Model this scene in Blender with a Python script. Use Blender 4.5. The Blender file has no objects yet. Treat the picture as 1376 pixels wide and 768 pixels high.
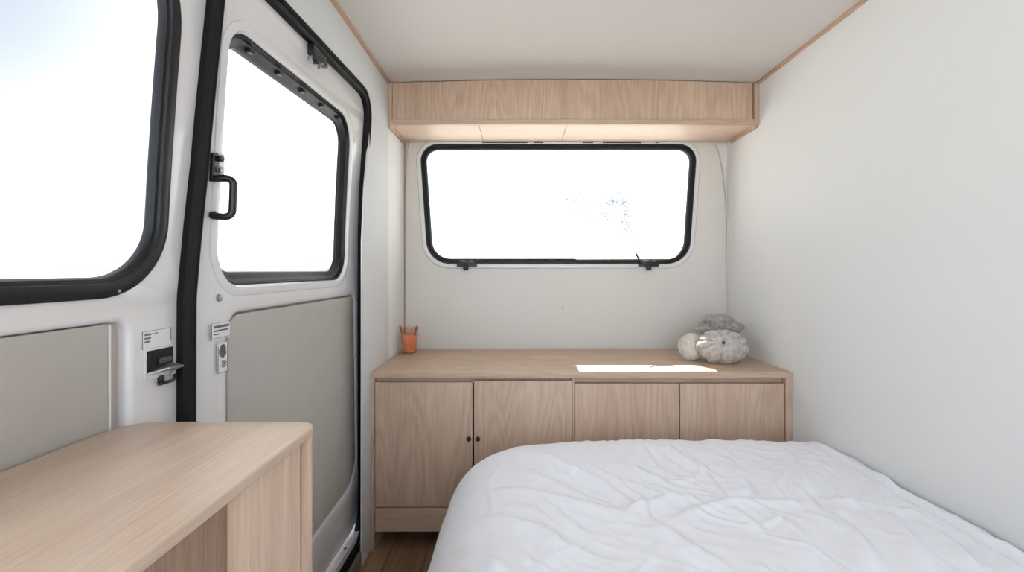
import bpy, bmesh, math, random
import numpy as np
from mathutils import Vector, Matrix, noise

random.seed(7)
C = bpy.context.scene.collection
H = 1.06            # eye height above the van floor
F = 600.0           # focal length in pixels of a 1376 px wide frame
VX, VY = 695.0, 363.0
FRONT_Y = -0.95     # where the living space opens to the cab behind the camera
YF, YB, YO = 1.69, 2.22, 1.93       # cabinet front, rear wall, overhead front
XL, XR = -0.555, 1.042              # inner faces of the side walls

# ------------------------------------------------------------------ camera, world, sun
cam_d = bpy.data.cameras.new('camera'); cam = bpy.data.objects.new('camera', cam_d); C.objects.link(cam)
cam.location = (0, 0, H); cam.rotation_euler = (math.radians(90), 0, 0)
cam_d.sensor_width = 36; cam_d.lens = F / 1376 * 36
cam_d.shift_x = -7 / 1376; cam_d.shift_y = -21 / 1376
cam_d.clip_start = 0.02; cam_d.clip_end = 2000
bpy.context.scene.camera = cam

vs = bpy.context.scene.view_settings
vs.view_transform = 'Standard'; vs.look = 'None'; vs.gamma = 1; vs.use_curve_mapping = False
vs.exposure = 0.2

world = bpy.data.worlds.new('sky'); bpy.context.scene.world = world
world.use_nodes = True
wt = world.node_tree; wt.nodes.clear()
def wn(t, **k):
    n = wt.nodes.new(t)
    for a, b in k.items(): setattr(n, a, b)
    return n
w_out = wn('ShaderNodeOutputWorld'); w_bg = wn('ShaderNodeBackground')
tc = wn('ShaderNodeTexCoord'); sep = wn('ShaderNodeSeparateXYZ')
wt.links.new(tc.outputs['Generated'], sep.inputs[0])
def wmath(op, a, b=None):
    n = wn('ShaderNodeMath', operation=op)
    for i, v in enumerate((a, b)):
        if v is None: continue
        if isinstance(v, (int, float)): n.inputs[i].default_value = v
        else: wt.links.new(v, n.inputs[i])
    return n.outputs[0]
# brightness: added on the unseen cab side to light the interior, lower rearwards
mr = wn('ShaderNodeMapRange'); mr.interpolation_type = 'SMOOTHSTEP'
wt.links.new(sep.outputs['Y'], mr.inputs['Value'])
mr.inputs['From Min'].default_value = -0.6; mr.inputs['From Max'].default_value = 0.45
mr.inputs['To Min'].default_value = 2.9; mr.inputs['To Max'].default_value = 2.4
# a patch of thinner cloud, up and to the left, where the sky turns faintly blue
dotn = wn('ShaderNodeVectorMath', operation='DOT_PRODUCT')
wt.links.new(tc.outputs['Generated'], dotn.inputs[0])
dotn.inputs[1].default_value = Vector((-0.80, 0.52, 0.46)).normalized()
mb = wn('ShaderNodeMapRange'); mb.interpolation_type = 'SMOOTHSTEP'
wt.links.new(dotn.outputs['Value'], mb.inputs['Value'])
mb.inputs['From Min'].default_value = 0.90; mb.inputs['From Max'].default_value = 1.0
mb.inputs['To Min'].default_value = 0.0; mb.inputs['To Max'].default_value = 1.0
mixc = wn('ShaderNodeMix', data_type='RGBA')
wt.links.new(mb.outputs[0], mixc.inputs[0])
cf = wn('ShaderNodeMapRange'); wt.links.new(sep.outputs['Y'], cf.inputs['Value'])
cf.inputs['From Min'].default_value = -0.5; cf.inputs['From Max'].default_value = 0.5
cc = wn('ShaderNodeMix', data_type='RGBA'); wt.links.new(cf.outputs[0], cc.inputs[0])
cc.inputs[6].default_value = (0.84, 0.92, 1.06, 1); cc.inputs[7].default_value = (1.0, 0.99, 0.97, 1)
wt.links.new(cc.outputs[2], mixc.inputs[6])
mixc.inputs[7].default_value = (0.27, 0.30, 0.345, 1)
wt.links.new(mixc.outputs[2], w_bg.inputs['Color'])
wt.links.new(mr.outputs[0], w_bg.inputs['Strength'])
wt.links.new(w_bg.outputs[0], w_out.inputs[0])

sun_d = bpy.data.lights.new('sun', 'SUN'); sun = bpy.data.objects.new('sun', sun_d); C.objects.link(sun)
sun_d.energy = 13.0; sun_d.angle = math.radians(0.53); sun_d.color = (1.0, 0.965, 0.92)
SUN = Vector((-0.05, -0.382, -0.436)).normalized()
sun.rotation_euler = SUN.to_track_quat('-Z', 'Y').to_euler()
sun.location = (0.5, 6, 7)

# ------------------------------------------------------------------ materials
def s2l(c):
    return tuple(((v/255)/12.92 if v/255 <= 0.04045 else ((v/255+0.055)/1.055)**2.4) for v in c)
def mat(name, rgb, rough=0.5, metal=0.0, coat=0.0, bump=0.0, bscale=200.0, var=0.0, vscale=3.0, spec=0.5, sheen=0.0):
    m = bpy.data.materials.new(name); m.use_nodes = True
    nt = m.node_tree; b = nt.nodes['Principled BSDF']
    b.inputs['Roughness'].default_value = rough; b.inputs['Metallic'].default_value = metal
    b.inputs['Coat Weight'].default_value = coat; b.inputs['Specular IOR Level'].default_value = spec
    b.inputs['Coat Roughness'].default_value = 0.08
    if sheen: b.inputs['Sheen Weight'].default_value = sheen
    col = s2l(rgb)
    t = nt.nodes.new('ShaderNodeTexCoord')
    n = nt.nodes.new('ShaderNodeTexNoise'); n.inputs['Scale'].default_value = vscale; n.inputs['Detail'].default_value = 5
    nt.links.new(t.outputs['Object'], n.inputs['Vector'])
    r = nt.nodes.new('ShaderNodeValToRGB')
    r.color_ramp.elements[0].position = 0.3; r.color_ramp.elements[1].position = 0.7
    r.color_ramp.elements[0].color = tuple(v*(1-var) for v in col)+(1,)
    r.color_ramp.elements[1].color = tuple(min(1, v*(1+var)) for v in col)+(1,)
    nt.links.new(n.outputs['Fac'], r.inputs[0]); nt.links.new(r.outputs[0], b.inputs['Base Color'])
    if bump:
        n2 = nt.nodes.new('ShaderNodeTexNoise'); n2.inputs['Scale'].default_value = bscale; n2.inputs['Detail'].default_value = 3
        nt.links.new(t.outputs['Object'], n2.inputs['Vector'])
        bp = nt.nodes.new('ShaderNodeBump'); bp.inputs['Strength'].default_value = bump; bp.inputs['Distance'].default_value = 0.002
        nt.links.new(n2.outputs['Fac'], bp.inputs['Height']); nt.links.new(bp.outputs[0], b.inputs['Normal'])
    return m

def wood(name, axis, light, dark, rough=0.45, scale=1.0, planks=None, fig=0.55):
    """oak veneer, grain running along the given axis (0 x, 1 y, 2 z)"""
    m = bpy.data.materials.new(name); m.use_nodes = True
    nt = m.node_tree; b = nt.nodes['Principled BSDF']; L = nt.links.new
    b.inputs['Roughness'].default_value = rough
    t = nt.nodes.new('ShaderNodeTexCoord'); oi = nt.nodes.new('ShaderNodeObjectInfo')
    vm = nt.nodes.new('ShaderNodeVectorMath'); vm.operation = 'SCALE'
    comb = nt.nodes.new('ShaderNodeCombineXYZ')
    L(oi.outputs['Random'], comb.inputs[0]); L(oi.outputs['Random'], comb.inputs[1]); L(oi.outputs['Random'], comb.inputs[2])
    vm.inputs['Scale'].default_value = 9.0; L(comb.outputs[0], vm.inputs[0])
    add = nt.nodes.new('ShaderNodeVectorMath'); add.operation = 'ADD'
    L(t.outputs['Object'], add.inputs[0]); L(vm.outputs[0], add.inputs[1])
    def stretched(sl, sc):
        mp = nt.nodes.new('ShaderNodeMapping'); v = [sc*scale]*3; v[axis] = sl*scale
        mp.inputs['Scale'].default_value = v; L(add.outputs[0], mp.inputs['Vector']); return mp.outputs[0]
    # cathedral figure
    n1 = nt.nodes.new('ShaderNodeTexNoise'); n1.inputs['Scale'].default_value = 1; n1.inputs['Detail'].default_value = 2
    L(stretched(0.8, 5.0), n1.inputs['Vector'])
    mu = nt.nodes.new('ShaderNodeMath'); mu.operation = 'MULTIPLY'; mu.inputs[1].default_value = 110; L(n1.outputs['Fac'], mu.inputs[0])
    sn = nt.nodes.new('ShaderNodeMath'); sn.operation = 'SINE'; L(mu.outputs[0], sn.inputs[0])
    # pores
    n2 = nt.nodes.new('ShaderNodeTexNoise'); n2.inputs['Scale'].default_value = 1; n2.inputs['Detail'].default_value = 4
    n2.inputs['Roughness'].default_value = 0.7
    L(stretched(9, 260), n2.inputs['Vector'])
    # broad tone
    n3 = nt.nodes.new('ShaderNodeTexNoise'); n3.inputs['Scale'].default_value = 1; n3.inputs['Detail'].default_value = 3
    L(stretched(0.5, 11), n3.inputs['Vector'])
    def ma(op, a, bb):
        n = nt.nodes.new('ShaderNodeMath'); n.operation = op
        for i, v in enumerate((a, bb)):
            if isinstance(v, (int, float)): n.inputs[i].default_value = v
            else: L(v, n.inputs[i])
        return n.outputs[0]
    s = ma('ADD', ma('MULTIPLY', sn.outputs[0], 0.10*fig), ma('MULTIPLY', n2.outputs['Fac'], 0.65))
    s = ma('ADD', s, ma('MULTIPLY', n3.outputs['Fac'], 0.35))
    r = nt.nodes.new('ShaderNodeValToRGB')
    r.color_ramp.elements[0].position = 0.32; r.color_ramp.elements[1].position = 0.66
    r.color_ramp.elements[0].color = s2l(dark)+(1,); r.color_ramp.elements[1].color = s2l(light)+(1,)
    L(s, r.inputs[0]); out = r.outputs[0]
    if planks:
        br = nt.nodes.new('ShaderNodeTexBrick'); br.inputs['Scale'].default_value = 1
        br.inputs['Brick Width'].default_value = planks[0]; br.inputs['Row Height'].default_value = planks[1]
        br.inputs['Mortar Size'].default_value = 0.002; br.inputs['Color1'].default_value = (1, 1, 1, 1)
        br.inputs['Color2'].default_value = (0.86, 0.86, 0.86, 1); br.inputs['Mortar'].default_value = (0.35, 0.3, 0.27, 1)
        mp = nt.nodes.new('ShaderNodeMapping'); mp.inputs['Rotation'].default_value = (0, 0, math.pi/2)
        L(t.outputs['Object'], mp.inputs['Vector']); L(mp.outputs[0], br.inputs['Vector'])
        mx = nt.nodes.new('ShaderNodeMix'); mx.data_type = 'RGBA'; mx.blend_type = 'MULTIPLY'; mx.inputs[0].default_value = 1
        L(out, mx.inputs[6]); L(br.outputs['Color'], mx.inputs[7]); out = mx.outputs[2]
    L(out, b.inputs['Base Color'])
    bp = nt.nodes.new('ShaderNodeBump'); bp.inputs['Strength'].default_value = 0.12; bp.inputs['Distance'].default_value = 0.001
    L(n2.outputs['Fac'], bp.inputs['Height']); L(bp.outputs[0], b.inputs['Normal'])
    return m

OL, OD = (214, 188, 165), (183, 154, 131)
M_wz = wood('oak_vertical', 2, OL, OD)
M_wx = wood('oak_along_width', 0, OL, OD, fig=0.35)
M_wy = wood('oak_along_length', 1, OL, OD, fig=0.35)
M_dy = wood('desk_oak', 1, (208, 184, 163), (182, 156, 136), rough=0.38, fig=0.2)
M_ux = wood('sunlit_oak_underside', 0, (232, 208, 188), (214, 186, 164), fig=0.2)  # lightened oak: light bounced up from below is put into the colour
M_trim = wood('pine_trim', 1, (214, 176, 150), (176, 134, 108), fig=0.2)
M_floor = wood('floor_oak', 1, (172, 140, 114), (124, 97, 75), rough=0.4, planks=(1.1, 0.14))
M_paint = mat('gloss_white_paint', (226, 225, 225), rough=0.22, coat=0.5, var=0.01)
M_wall = mat('matt_wall_panel', (232, 232, 230), rough=0.7, var=0.012, vscale=2, bump=0.05, bscale=90)
M_back = mat('rear_wall_laminate', (222, 219, 212), rough=0.5, var=0.01)
M_grey = mat('grey_side_panel', (214, 215, 214), rough=0.6, var=0.01)
M_fab = mat('grey_trim_fabric', (184, 180, 173), rough=0.85, var=0.03, vscale=14, bump=0.25, bscale=600)
M_tan = mat('beige_recess_paint', (188, 182, 174), rough=0.5, var=0.01)
M_rub = mat('black_rubber', (14, 14, 15), rough=0.6, spec=0.25, var=0.1, vscale=30, bump=0.1, bscale=300)
M_blk = mat('black_plastic', (30, 31, 33), rough=0.35, var=0.08, vscale=20)
M_frm = mat('black_window_frame', (20, 21, 24), rough=0.4, spec=0.35, var=0.08, vscale=20)
M_dark = mat('dark_recess', (10, 10, 11), rough=0.7)
M_chr = mat('chrome', (210, 210, 212), rough=0.18, metal=1.0)
M_alu = mat('dull_aluminium', (168, 168, 168), rough=0.4, metal=0.8)
M_knob = mat('dark_bronze', (62, 54, 48), rough=0.35, metal=0.6)
M_lab = mat('paper_label', (226, 226, 224), rough=0.5)
M_ink = mat('label_ink', (96, 98, 104), rough=0.6)
M_pic = mat('label_picture', (92, 90, 90), rough=0.6, var=0.5, vscale=120)
M_duv = mat('white_cotton', (232, 233, 238), rough=0.9, bump=0.10, bscale=900, sheen=0.3, var=0.006)
M_matt = mat('mattress_ticking', (220, 218, 214), rough=0.9, var=0.02, bump=0.1, bscale=300)
M_orange = mat('orange_wax', (236, 160, 118), rough=0.5, var=0.12, vscale=60)
M_twig = mat('brown_stick', (150, 92, 66), rough=0.6, var=0.2, vscale=90)
M_hole = mat('rust_screw', (120, 84, 72), rough=0.5, metal=0.3)
M_snow = mat('pale_ground', (188, 187, 184), rough=0.95, var=0.03, vscale=0.05)
M_ridge = mat('distant_ridge', (104, 106, 108), rough=0.95, var=0.1, vscale=0.01)
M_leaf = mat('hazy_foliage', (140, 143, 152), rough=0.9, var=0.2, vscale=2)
M_head = mat('headliner', (214, 209, 203), rough=0.85, var=0.008, vscale=4, bump=0.08, bscale=250)

def glass_mat(name, tint, refl=0.06):
    m = bpy.data.materials.new(name); m.use_nodes = True
    nt = m.node_tree; nt.nodes.clear()
    o = nt.nodes.new('ShaderNodeOutputMaterial'); mx = nt.nodes.new('ShaderNodeMixShader')
    tr = nt.nodes.new('ShaderNodeBsdfTransparent'); gl = nt.nodes.new('ShaderNodeBsdfGlossy')
    lw = nt.nodes.new('ShaderNodeLayerWeight'); lw.inputs['Blend'].default_value = 0.5
    pw = nt.nodes.new('ShaderNodeMath'); pw.operation = 'POWER'; pw.inputs[1].default_value = 5
    nt.links.new(lw.outputs['Facing'], pw.inputs[0])
    fr = nt.nodes.new('ShaderNodeMath'); fr.operation = 'MULTIPLY_ADD'; fr.inputs[1].default_value = 0.9; fr.inputs[2].default_value = refl*0.4
    nt.links.new(pw.outputs[0], fr.inputs[0])
    tr.inputs['Color'].default_value = tint+(1,); gl.inputs['Roughness'].default_value = 0.02
    nt.links.new(fr.outputs[0], mx.inputs[0]); nt.links.new(tr.outputs[0], mx.inputs[1]); nt.links.new(gl.outputs[0], mx.inputs[2])
    nt.links.new(mx.outputs[0], o.inputs[0]); return m
M_glass = glass_mat('window_glass', (0.97, 0.985, 0.98))
M_cup = glass_mat('tumbler_plastic', (0.97, 0.90, 0.85))

def fuzz_mat(name, a, b_, scale):
    m = bpy.data.materials.new(name); m.use_nodes = True
    nt = m.node_tree; b = nt.nodes['Principled BSDF']; b.inputs['Roughness'].default_value = 1
    b.inputs['Sheen Weight'].default_value = 0.3
    t = nt.nodes.new('ShaderNodeTexCoord'); n = nt.nodes.new('ShaderNodeTexNoise')
    n.inputs['Scale'].default_value = scale; n.inputs['Detail'].default_value = 6; n.inputs['Roughness'].default_value = 0.7
    nt.links.new(t.outputs['Object'], n.inputs['Vector'])
    r = nt.nodes.new('ShaderNodeValToRGB'); r.color_ramp.elements[0].position = 0.36; r.color_ramp.elements[1].position = 0.6
    r.color_ramp.elements[0].color = s2l(a)+(1,); r.color_ramp.elements[1].color = s2l(b_)+(1,)
    nt.links.new(n.outputs['Fac'], r.inputs[0]); nt.links.new(r.outputs[0], b.inputs['Base Color'])
    bp = nt.nodes.new('ShaderNodeBump'); bp.inputs['Strength'].default_value = 0.5; bp.inputs['Distance'].default_value = 0.003
    nt.links.new(n.outputs['Fac'], bp.inputs['Height']); nt.links.new(bp.outputs[0], b.inputs['Normal'])
    return m
M_fz1 = fuzz_mat('pale_grey_plush', (196, 189, 178), (226, 220, 210), 60)
M_fz2 = fuzz_mat('grey_plush', (172, 166, 158), (208, 203, 195), 70)
M_fz4 = fuzz_mat('tuft_thread', (70, 64, 60), (110, 102, 96), 200)
M_fz3 = fuzz_mat('dark_grey_plush', (138, 133, 126), (190, 185, 178), 80)

# ------------------------------------------------------------------ helpers
def P(px, py, Y):            # point of the place seen at this frame position at distance Y
    return Vector(((px-VX)*Y/F, Y, H-(py-VY)*Y/F))
def ub(px): return (px-VX)*YB/F          # on the rear wall
def vb(py): return -(py-VY)*YB/F
def uf(px): return (px-VX)*YF/F          # on the cabinet front
def zf(py): return H-(py-VY)*YF/F
def D(v):                                # side of the van: leans inwards above the belt line
    t = min(1, max(0, (v+0.12)/0.74))
    return -0.600 + 0.036*t*t*(1.6-0.6*t)
def yz(px, py):                          # a point of the left side
    v = 0
    for _ in range(12):
        X = D(v); Y = X*F/(px-VX); v = -(py-VY)*Y/F
    return (Y, v)
def mleft(u, v, w): return Vector((D(v)+w, u, v+H))
def mback(u, v, w): return Vector((u, YB-w, v+H))
def mtop(z):
    return lambda u, v, w: Vector((u, v, z+w))

def finish(name, bm, m, parent=None, smooth=False, recalc=True, origin=None):
    if recalc: bmesh.ops.recalc_face_normals(bm, faces=bm.faces)
    pl = parent_world(parent) if parent is not None else Vector()
    off = Vector()
    if parent is None:
        # put the origin of a top-level mesh at the base of its bounding box
        xs = [v.co.x for v in bm.verts]; ys = [v.co.y for v in bm.verts]; zs = [v.co.z for v in bm.verts]
        off = Vector(((min(xs)+max(xs))/2, (min(ys)+max(ys))/2, min(zs)))
    else: off = pl
    for v in bm.verts: v.co -= off
    me = bpy.data.meshes.new(name); bm.to_mesh(me); bm.free()
    if smooth:
        for p in me.polygons: p.use_smooth = True
        try: me.set_sharp_from_angle(angle=math.radians(40))
        except Exception: pass
    o = bpy.data.objects.new(name, me); C.objects.link(o); me.materials.append(m)
    if parent is not None: o.parent = parent
    else: o.location = off
    return o
def parent_world(o):
    p = Vector()
    while o is not None: p += Vector(o.location); o = o.parent
    return p
def tag(o, label=None, cat=None, group=None, kind=None):
    if label: o['label'] = label
    if cat: o['category'] = cat
    if group: o['group'] = group
    if kind: o['kind'] = kind
    return o
def thing(name, loc, label=None, cat=None, group=None, kind=None, parent=None):
    o = bpy.data.objects.new(name, None); C.objects.link(o)
    o.location = Vector(loc)-(parent_world(parent) if parent is not None else Vector())
    if parent is not None: o.parent = parent
    o.empty_display_size = 0.05
    return tag(o, label, cat, group, kind)
def bx(bm, a, b, bev=0.0015, seg=2):
    a = Vector(a); b = Vector(b); c = (a+b)/2; s = b-a
    t = bmesh.new(); bmesh.ops.create_cube(t, size=1)
    for v in t.verts: v.co = Vector((v.co.x*abs(s.x), v.co.y*abs(s.y), v.co.z*abs(s.z)))+c
    if bev: bmesh.ops.bevel(t, geom=t.edges[:], offset=min(bev, 0.45*min(abs(s.x), abs(s.y), abs(s.z))), segments=seg, affect='EDGES', profile=0.7)
    merge(bm, t)
def merge(bm, t):
    me = bpy.data.meshes.new('tmp'); t.to_mesh(me); t.free(); bm.from_mesh(me); bpy.data.meshes.remove(me)
def box(name, a, b, m, parent=None, bev=0.0015, kind=None):
    bm = bmesh.new(); bx(bm, a, b, bev); o = finish(name, bm, m, parent, smooth=bev > 0)
    if kind: o['kind'] = kind
    return o
def rpoly(pts, r, n=8):
    """polygon with rounded corners; r is one radius or a list"""
    out = []; N = len(pts)
    for i in range(N):
        p = Vector(pts[i]).to_2d(); a = Vector(pts[i-1]).to_2d(); b = Vector(pts[(i+1) % N]).to_2d()
        rr = r[i] if isinstance(r, (list, tuple)) else r
        if rr <= 0: out.append(p); continue
        d1 = (a-p).normalized(); d2 = (b-p).normalized()
        ang = math.acos(max(-1, min(1, d1.dot(d2)))); t = rr/math.tan(ang/2)
        t = min(t, (a-p).length*0.49, (b-p).length*0.49); rr = t*math.tan(ang/2)
        c = p+(d1+d2).normalized()*(rr/math.sin(ang/2))
        s = p+d1*t; e = p+d2*t
        a1 = math.atan2(s.y-c.y, s.x-c.x); a2 = math.atan2(e.y-c.y, e.x-c.x)
        da = (a2-a1+math.pi) % (2*math.pi)-math.pi
        for k in range(n+1):
            q = a1+da*k/n; out.append(Vector((c.x+rr*math.cos(q), c.y+rr*math.sin(q))))
    return out
def plate(name, outer, holes, mp, w0, w1, m, parent=None, bev=0.0, cuts=(), smooth=True, kind=None):
    """a board with holes, outline in (u,v), between depths w0 and w1, edges rounded by bev"""
    cu = bpy.data.curves.new('c', 'CURVE'); cu.dimensions = '2D'; cu.fill_mode = 'BOTH'
    for loop in [outer]+list(holes):
        sp = cu.splines.new('POLY'); sp.points.add(len(loop)-1)
        for i, p in enumerate(loop): sp.points[i].co = (p[0], p[1], 0, 1)
        sp.use_cyclic_u = True
    t = abs(w1-w0); cu.extrude = t/2-bev; cu.bevel_depth = bev; cu.bevel_resolution = 2; cu.offset = -bev
    o = bpy.data.objects.new('c', cu); C.objects.link(o)
    dg = bpy.context.evaluated_depsgraph_get(); me = bpy.data.meshes.new_from_object(o.evaluated_get(dg))
    bpy.data.objects.remove(o); bpy.data.curves.remove(cu)
    bm = bmesh.new(); bm.from_mesh(me); bpy.data.meshes.remove(me)
    bmesh.ops.remove_doubles(bm, verts=bm.verts, dist=1e-5)
    for c in cuts:
        bmesh.ops.bisect_plane(bm, geom=bm.verts[:]+bm.edges[:]+bm.faces[:], plane_co=(0, c, 0), plane_no=(0, 1, 0))
    mid = (w0+w1)/2
    for v in bm.verts: v.co = mp(v.co.x, v.co.y, v.co.z+mid)
    ob = finish(name, bm, m, parent, smooth=smooth)
    if kind: ob['kind'] = kind
    return ob
def dense(path, closed=True, step=0.04):
    out = []; N = len(path)
    for i in range(N if closed else N-1):
        a = Vector(path[i]); b = Vector(path[(i+1) % N]); L = (b-a).length
        if L < 1e-6: continue
        k = max(1, int(L/step))
        for j in range(k): out.append(a+(b-a)*j/k)
    if not closed: out.append(Vector(path[-1]))
    return out
def sweep(name, path, section, mp, m, parent=None, closed=True):
    """sweep a closed section [(n, w)] along a (u,v) path; n is outward of a ccw loop"""
    path = dense([Vector(p).to_2d() for p in path], closed)
    N = len(path); bm = bmesh.new(); rings = []
    area = sum(path[i].x*path[(i+1) % N].y-path[(i+1) % N].x*path[i].y for i in range(N))
    sg = 1 if area > 0 or not closed else -1
    for i in range(N):
        a = path[i-1] if closed or i else path[i]; b = path[(i+1) % N] if closed or i < N-1 else path[i]
        d1 = (path[i]-a); d2 = (b-path[i])
        d1 = d1.normalized() if d1.length > 1e-9 else d2.normalized()
        d2 = d2.normalized() if d2.length > 1e-9 else d1
        n1 = Vector((d1.y, -d1.x)); n2 = Vector((d2.y, -d2.x)); n = (n1+n2)
        n = n/max(0.3, n.length)*1.0; n = n.normalized()/max(0.5, n.normalized().dot(n1))*sg
        rings.append([bm.verts.new(mp(*(path[i]+n*s[0]), s[1])) for s in section])
    K = len(section)
    for i in range(N if closed else N-1):
        r1, r2 = rings[i], rings[(i+1) % N]
        for k in range(K): bm.faces.new((r1[k], r1[(k+1) % K], r2[(k+1) % K], r2[k]))
    if not closed: bm.faces.new(rings[0]); bm.faces.new(rings[-1])
    return finish(name, bm, m, parent, smooth=True)
def tube_bm(bm, pts, r, seg=10, taper=None):
    pts = [Vector(p) for p in pts]; N = len(pts); rings = []; up = Vector((0, 0, 1)); prev = None
    for i in range(N):
        d = (pts[min(N-1, i+1)]-pts[max(0, i-1)]).normalized()
        if prev is None:
            s = d.cross(up); s = s.normalized() if s.length > 0.1 else d.cross(Vector((1, 0, 0))).normalized()
        else: s = (prev-d*prev.dot(d)).normalized()
        prev = s; t = d.cross(s); rr = r if taper is None else r*taper[i]
        rings.append([bm.verts.new(pts[i]+s*math.cos(2*math.pi*k/seg)*rr+t*math.sin(2*math.pi*k/seg)*rr) for k in range(seg)])
    for i in range(N-1):
        for k in range(seg): bm.faces.new((rings[i][k], rings[i][(k+1) % seg], rings[i+1][(k+1) % seg], rings[i+1][k]))
    bm.faces.new(rings[0]); bm.faces.new(rings[-1])
def tube(name, pts, r, m, parent=None, seg=12, taper=None):
    bm = bmesh.new(); tube_bm(bm, pts, r, seg, taper); return finish(name, bm, m, parent, smooth=True)
def fillet3(pts, r, n=6):
    pts = [Vector(p) for p in pts]; out = [pts[0]]
    for i in range(1, len(pts)-1):
        p = pts[i]; a = (pts[i-1]-p); b = (pts[i+1]-p); t = min(r, a.length*0.49, b.length*0.49)
        s = p+a.normalized()*t; e = p+b.normalized()*t
        for k in range(n+1):
            q = k/n; out.append(s*(1-q)**2+p*2*q*(1-q)+e*q*q)
    out.append(pts[-1]); return out
def lathe(name, prof, center, axis, m, parent=None, seg=20):
    """profile [(radius, height)] turned about axis through center"""
    bm = bmesh.new(); rot = Vector(axis).normalized().to_track_quat('Z', 'Y').to_matrix(); rings = []
    for r, h in prof:
        rings.append([bm.verts.new(Vector(center)+rot @ Vector((max(r, 1e-5)*math.cos(2*math.pi*k/seg), max(r, 1e-5)*math.sin(2*math.pi*k/seg), h))) for k in range(seg)])
    for i in range(len(prof)-1):
        for k in range(seg): bm.faces.new((rings[i][k], rings[i][(k+1) % seg], rings[i+1][(k+1) % seg], rings[i+1][k]))
    bm.faces.new(rings[0]); bm.faces.new(rings[-1])
    return finish(name, bm, m, parent, smooth=True)

# ------------------------------------------------------------------ outside
bm = bmesh.new()
bmesh.ops.create_grid(bm, x_segments=40, y_segments=40, size=600)
for v in bm.verts: v.co.z = -0.55
tag(finish('ground', bm, M_snow), kind='structure')
bm = bmesh.new(); prev = None
for i in range(161):          # low ridge far off, all around the rear and left
    a = math.radians(20+i*1.25*1.1); R = 420
    h = 9.5+4.5*noise.noise(Vector((i*0.12, 3.1, 0)))+1.6*noise.noise(Vector((i*0.6, 9.1, 0)))
    c, s = math.cos(a), math.sin(a)
    q = [bm.verts.new((c*(R-60), s*(R-60), -0.6)), bm.verts.new((c*R, s*R, h)), bm.verts.new((c*(R+70), s*(R+70), -0.6))]
    if prev:
        for k in range(2): bm.faces.new((prev[k], prev[k+1], q[k+1], q[k]))
    prev = q
tag(finish('hills', bm, M_ridge, smooth=True), kind='structure')

# ------------------------------------------------------------------ van shell
CEIL = 0.822
def ceil_z(x): return H+CEIL-0.010+0.016*(1-((x-0.24)/0.8)**2)
tag(box('floor', (-0.66, FRONT_Y, -0.06), (XR+0.06, YB+0.06, 0), M_floor, bev=0), kind='structure')
# the right wall
bm = bmesh.new(); bx(bm, (XR, FRONT_Y, -0.06), (XR+0.06, YB+0.06, H+0.84), 0); tag(finish('wall_right', bm, M_wall), kind='structure')
# ceiling, gently bowed
bm = bmesh.new(); rows = []
xs = [XL-0.12+(XR+0.06-XL+0.12)*i/24 for i in range(25)]
for x in xs:
    z = ceil_z(max(XL, min(XR, x)))
    rows.append([bm.verts.new((x, y, zz)) for y in (FRONT_Y, YB+0.06) for zz in (z, z+0.03)])
for i in range(24):
    a, b = rows[i], rows[i+1]
    bm.faces.new((a[0], a[2], b[2], b[0])); bm.faces.new((a[1], b[1], b[3], a[3]))
    bm.faces.new((a[0], b[0], b[1], a[1])); bm.faces.new((a[2], a[3], b[3], b[2]))
bm.faces.new((rows[0][0], rows[0][1], rows[0][3], rows[0][2])); bm.faces.new((rows[-1][0], rows[-1][2], rows[-1][3], rows[-1][1]))
tag(finish('ceiling', bm, M_head, smooth=True), kind='structure')
# the outer roof, with an unseen stepped overhang added to trim the sun patch
roof_with_sun_stop = [(-0.75, FRONT_Y), (1.15, FRONT_Y), (1.15, 2.842), (0.39, 2.842), (0.39, 3.0), (-0.75, 3.0)]
plate('roof_with_sun_stop', roof_with_sun_stop, [], mtop(H+0.93), -0.03, 0.02, M_paint, bev=0.008, kind='structure')

# rear wall with the window opening
wout = rpoly([(ub(575), vb(355)), (ub(925), vb(355)), (ub(936), vb(194)), (ub(564), vb(194))], [0.12, 0.12, 0.085, 0.085], 10)
def inset(pts, d):
    N = len(pts); out = []
    area = sum(pts[i].x*pts[(i+1) % N].y-pts[(i+1) % N].x*pts[i].y for i in range(N)); sg = 1 if area > 0 else -1
    for i in range(N):
        d1 = (pts[i]-pts[i-1]).normalized(); d2 = (pts[(i+1) % N]-pts[i]).normalized()
        n = Vector((d1.y+d2.y, -d1.x-d2.x)).normalized()*sg
        out.append(pts[i]-n*d)
    return out
hole = inset(wout, 0.010)
plate('wall_rear', [(XL-0.05, -H), (XR, -H), (XR, 0.83), (XL-0.05, 0.83)], [hole], mback, -0.055, 0.0, M_wall, bev=0, smooth=False, kind='structure')
# laminate panel on the rear wall with its curved upper corners
pan = [(ub(545), -0.5), (ub(974), -0.5), (ub(975), vb(300)), (ub(973), vb(262)), (ub(970), vb(235)), (ub(964), vb(205)), (ub(957), vb(190)), (ub(950), 0.70),
       (ub(556), 0.70), (ub(550), vb(190)), (ub(547), vb(215)), (ub(545), vb(260))]
plate('wall_rear_lining', pan, [inset(wout, 0.004)], mback, 0.001, 0.010, M_back, bev=0.0025, kind='structure')
ed = [(ub(974.5), vb(466)), (ub(975.5), vb(300)), (ub(973.5), vb(262)), (ub(970.5), vb(235)), (ub(964.5), vb(205)), (ub(958), vb(192))]
sweep('trim_1', ed, [(0, 0.0), (0.005, 0.0), (0.005, 0.011), (0, 0.011)], mback, M_back, closed=False)['kind'] = 'structure'
ed = [(ub(545), vb(190)), (ub(544), vb(260)), (ub(544), vb(466))]
sweep('trim_2', ed, [(-0.001, 0.0), (0.006, 0.0), (0.006, 0.0125), (-0.001, 0.0125)], mback, M_trim, closed=False)['kind'] = 'structure'
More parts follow.
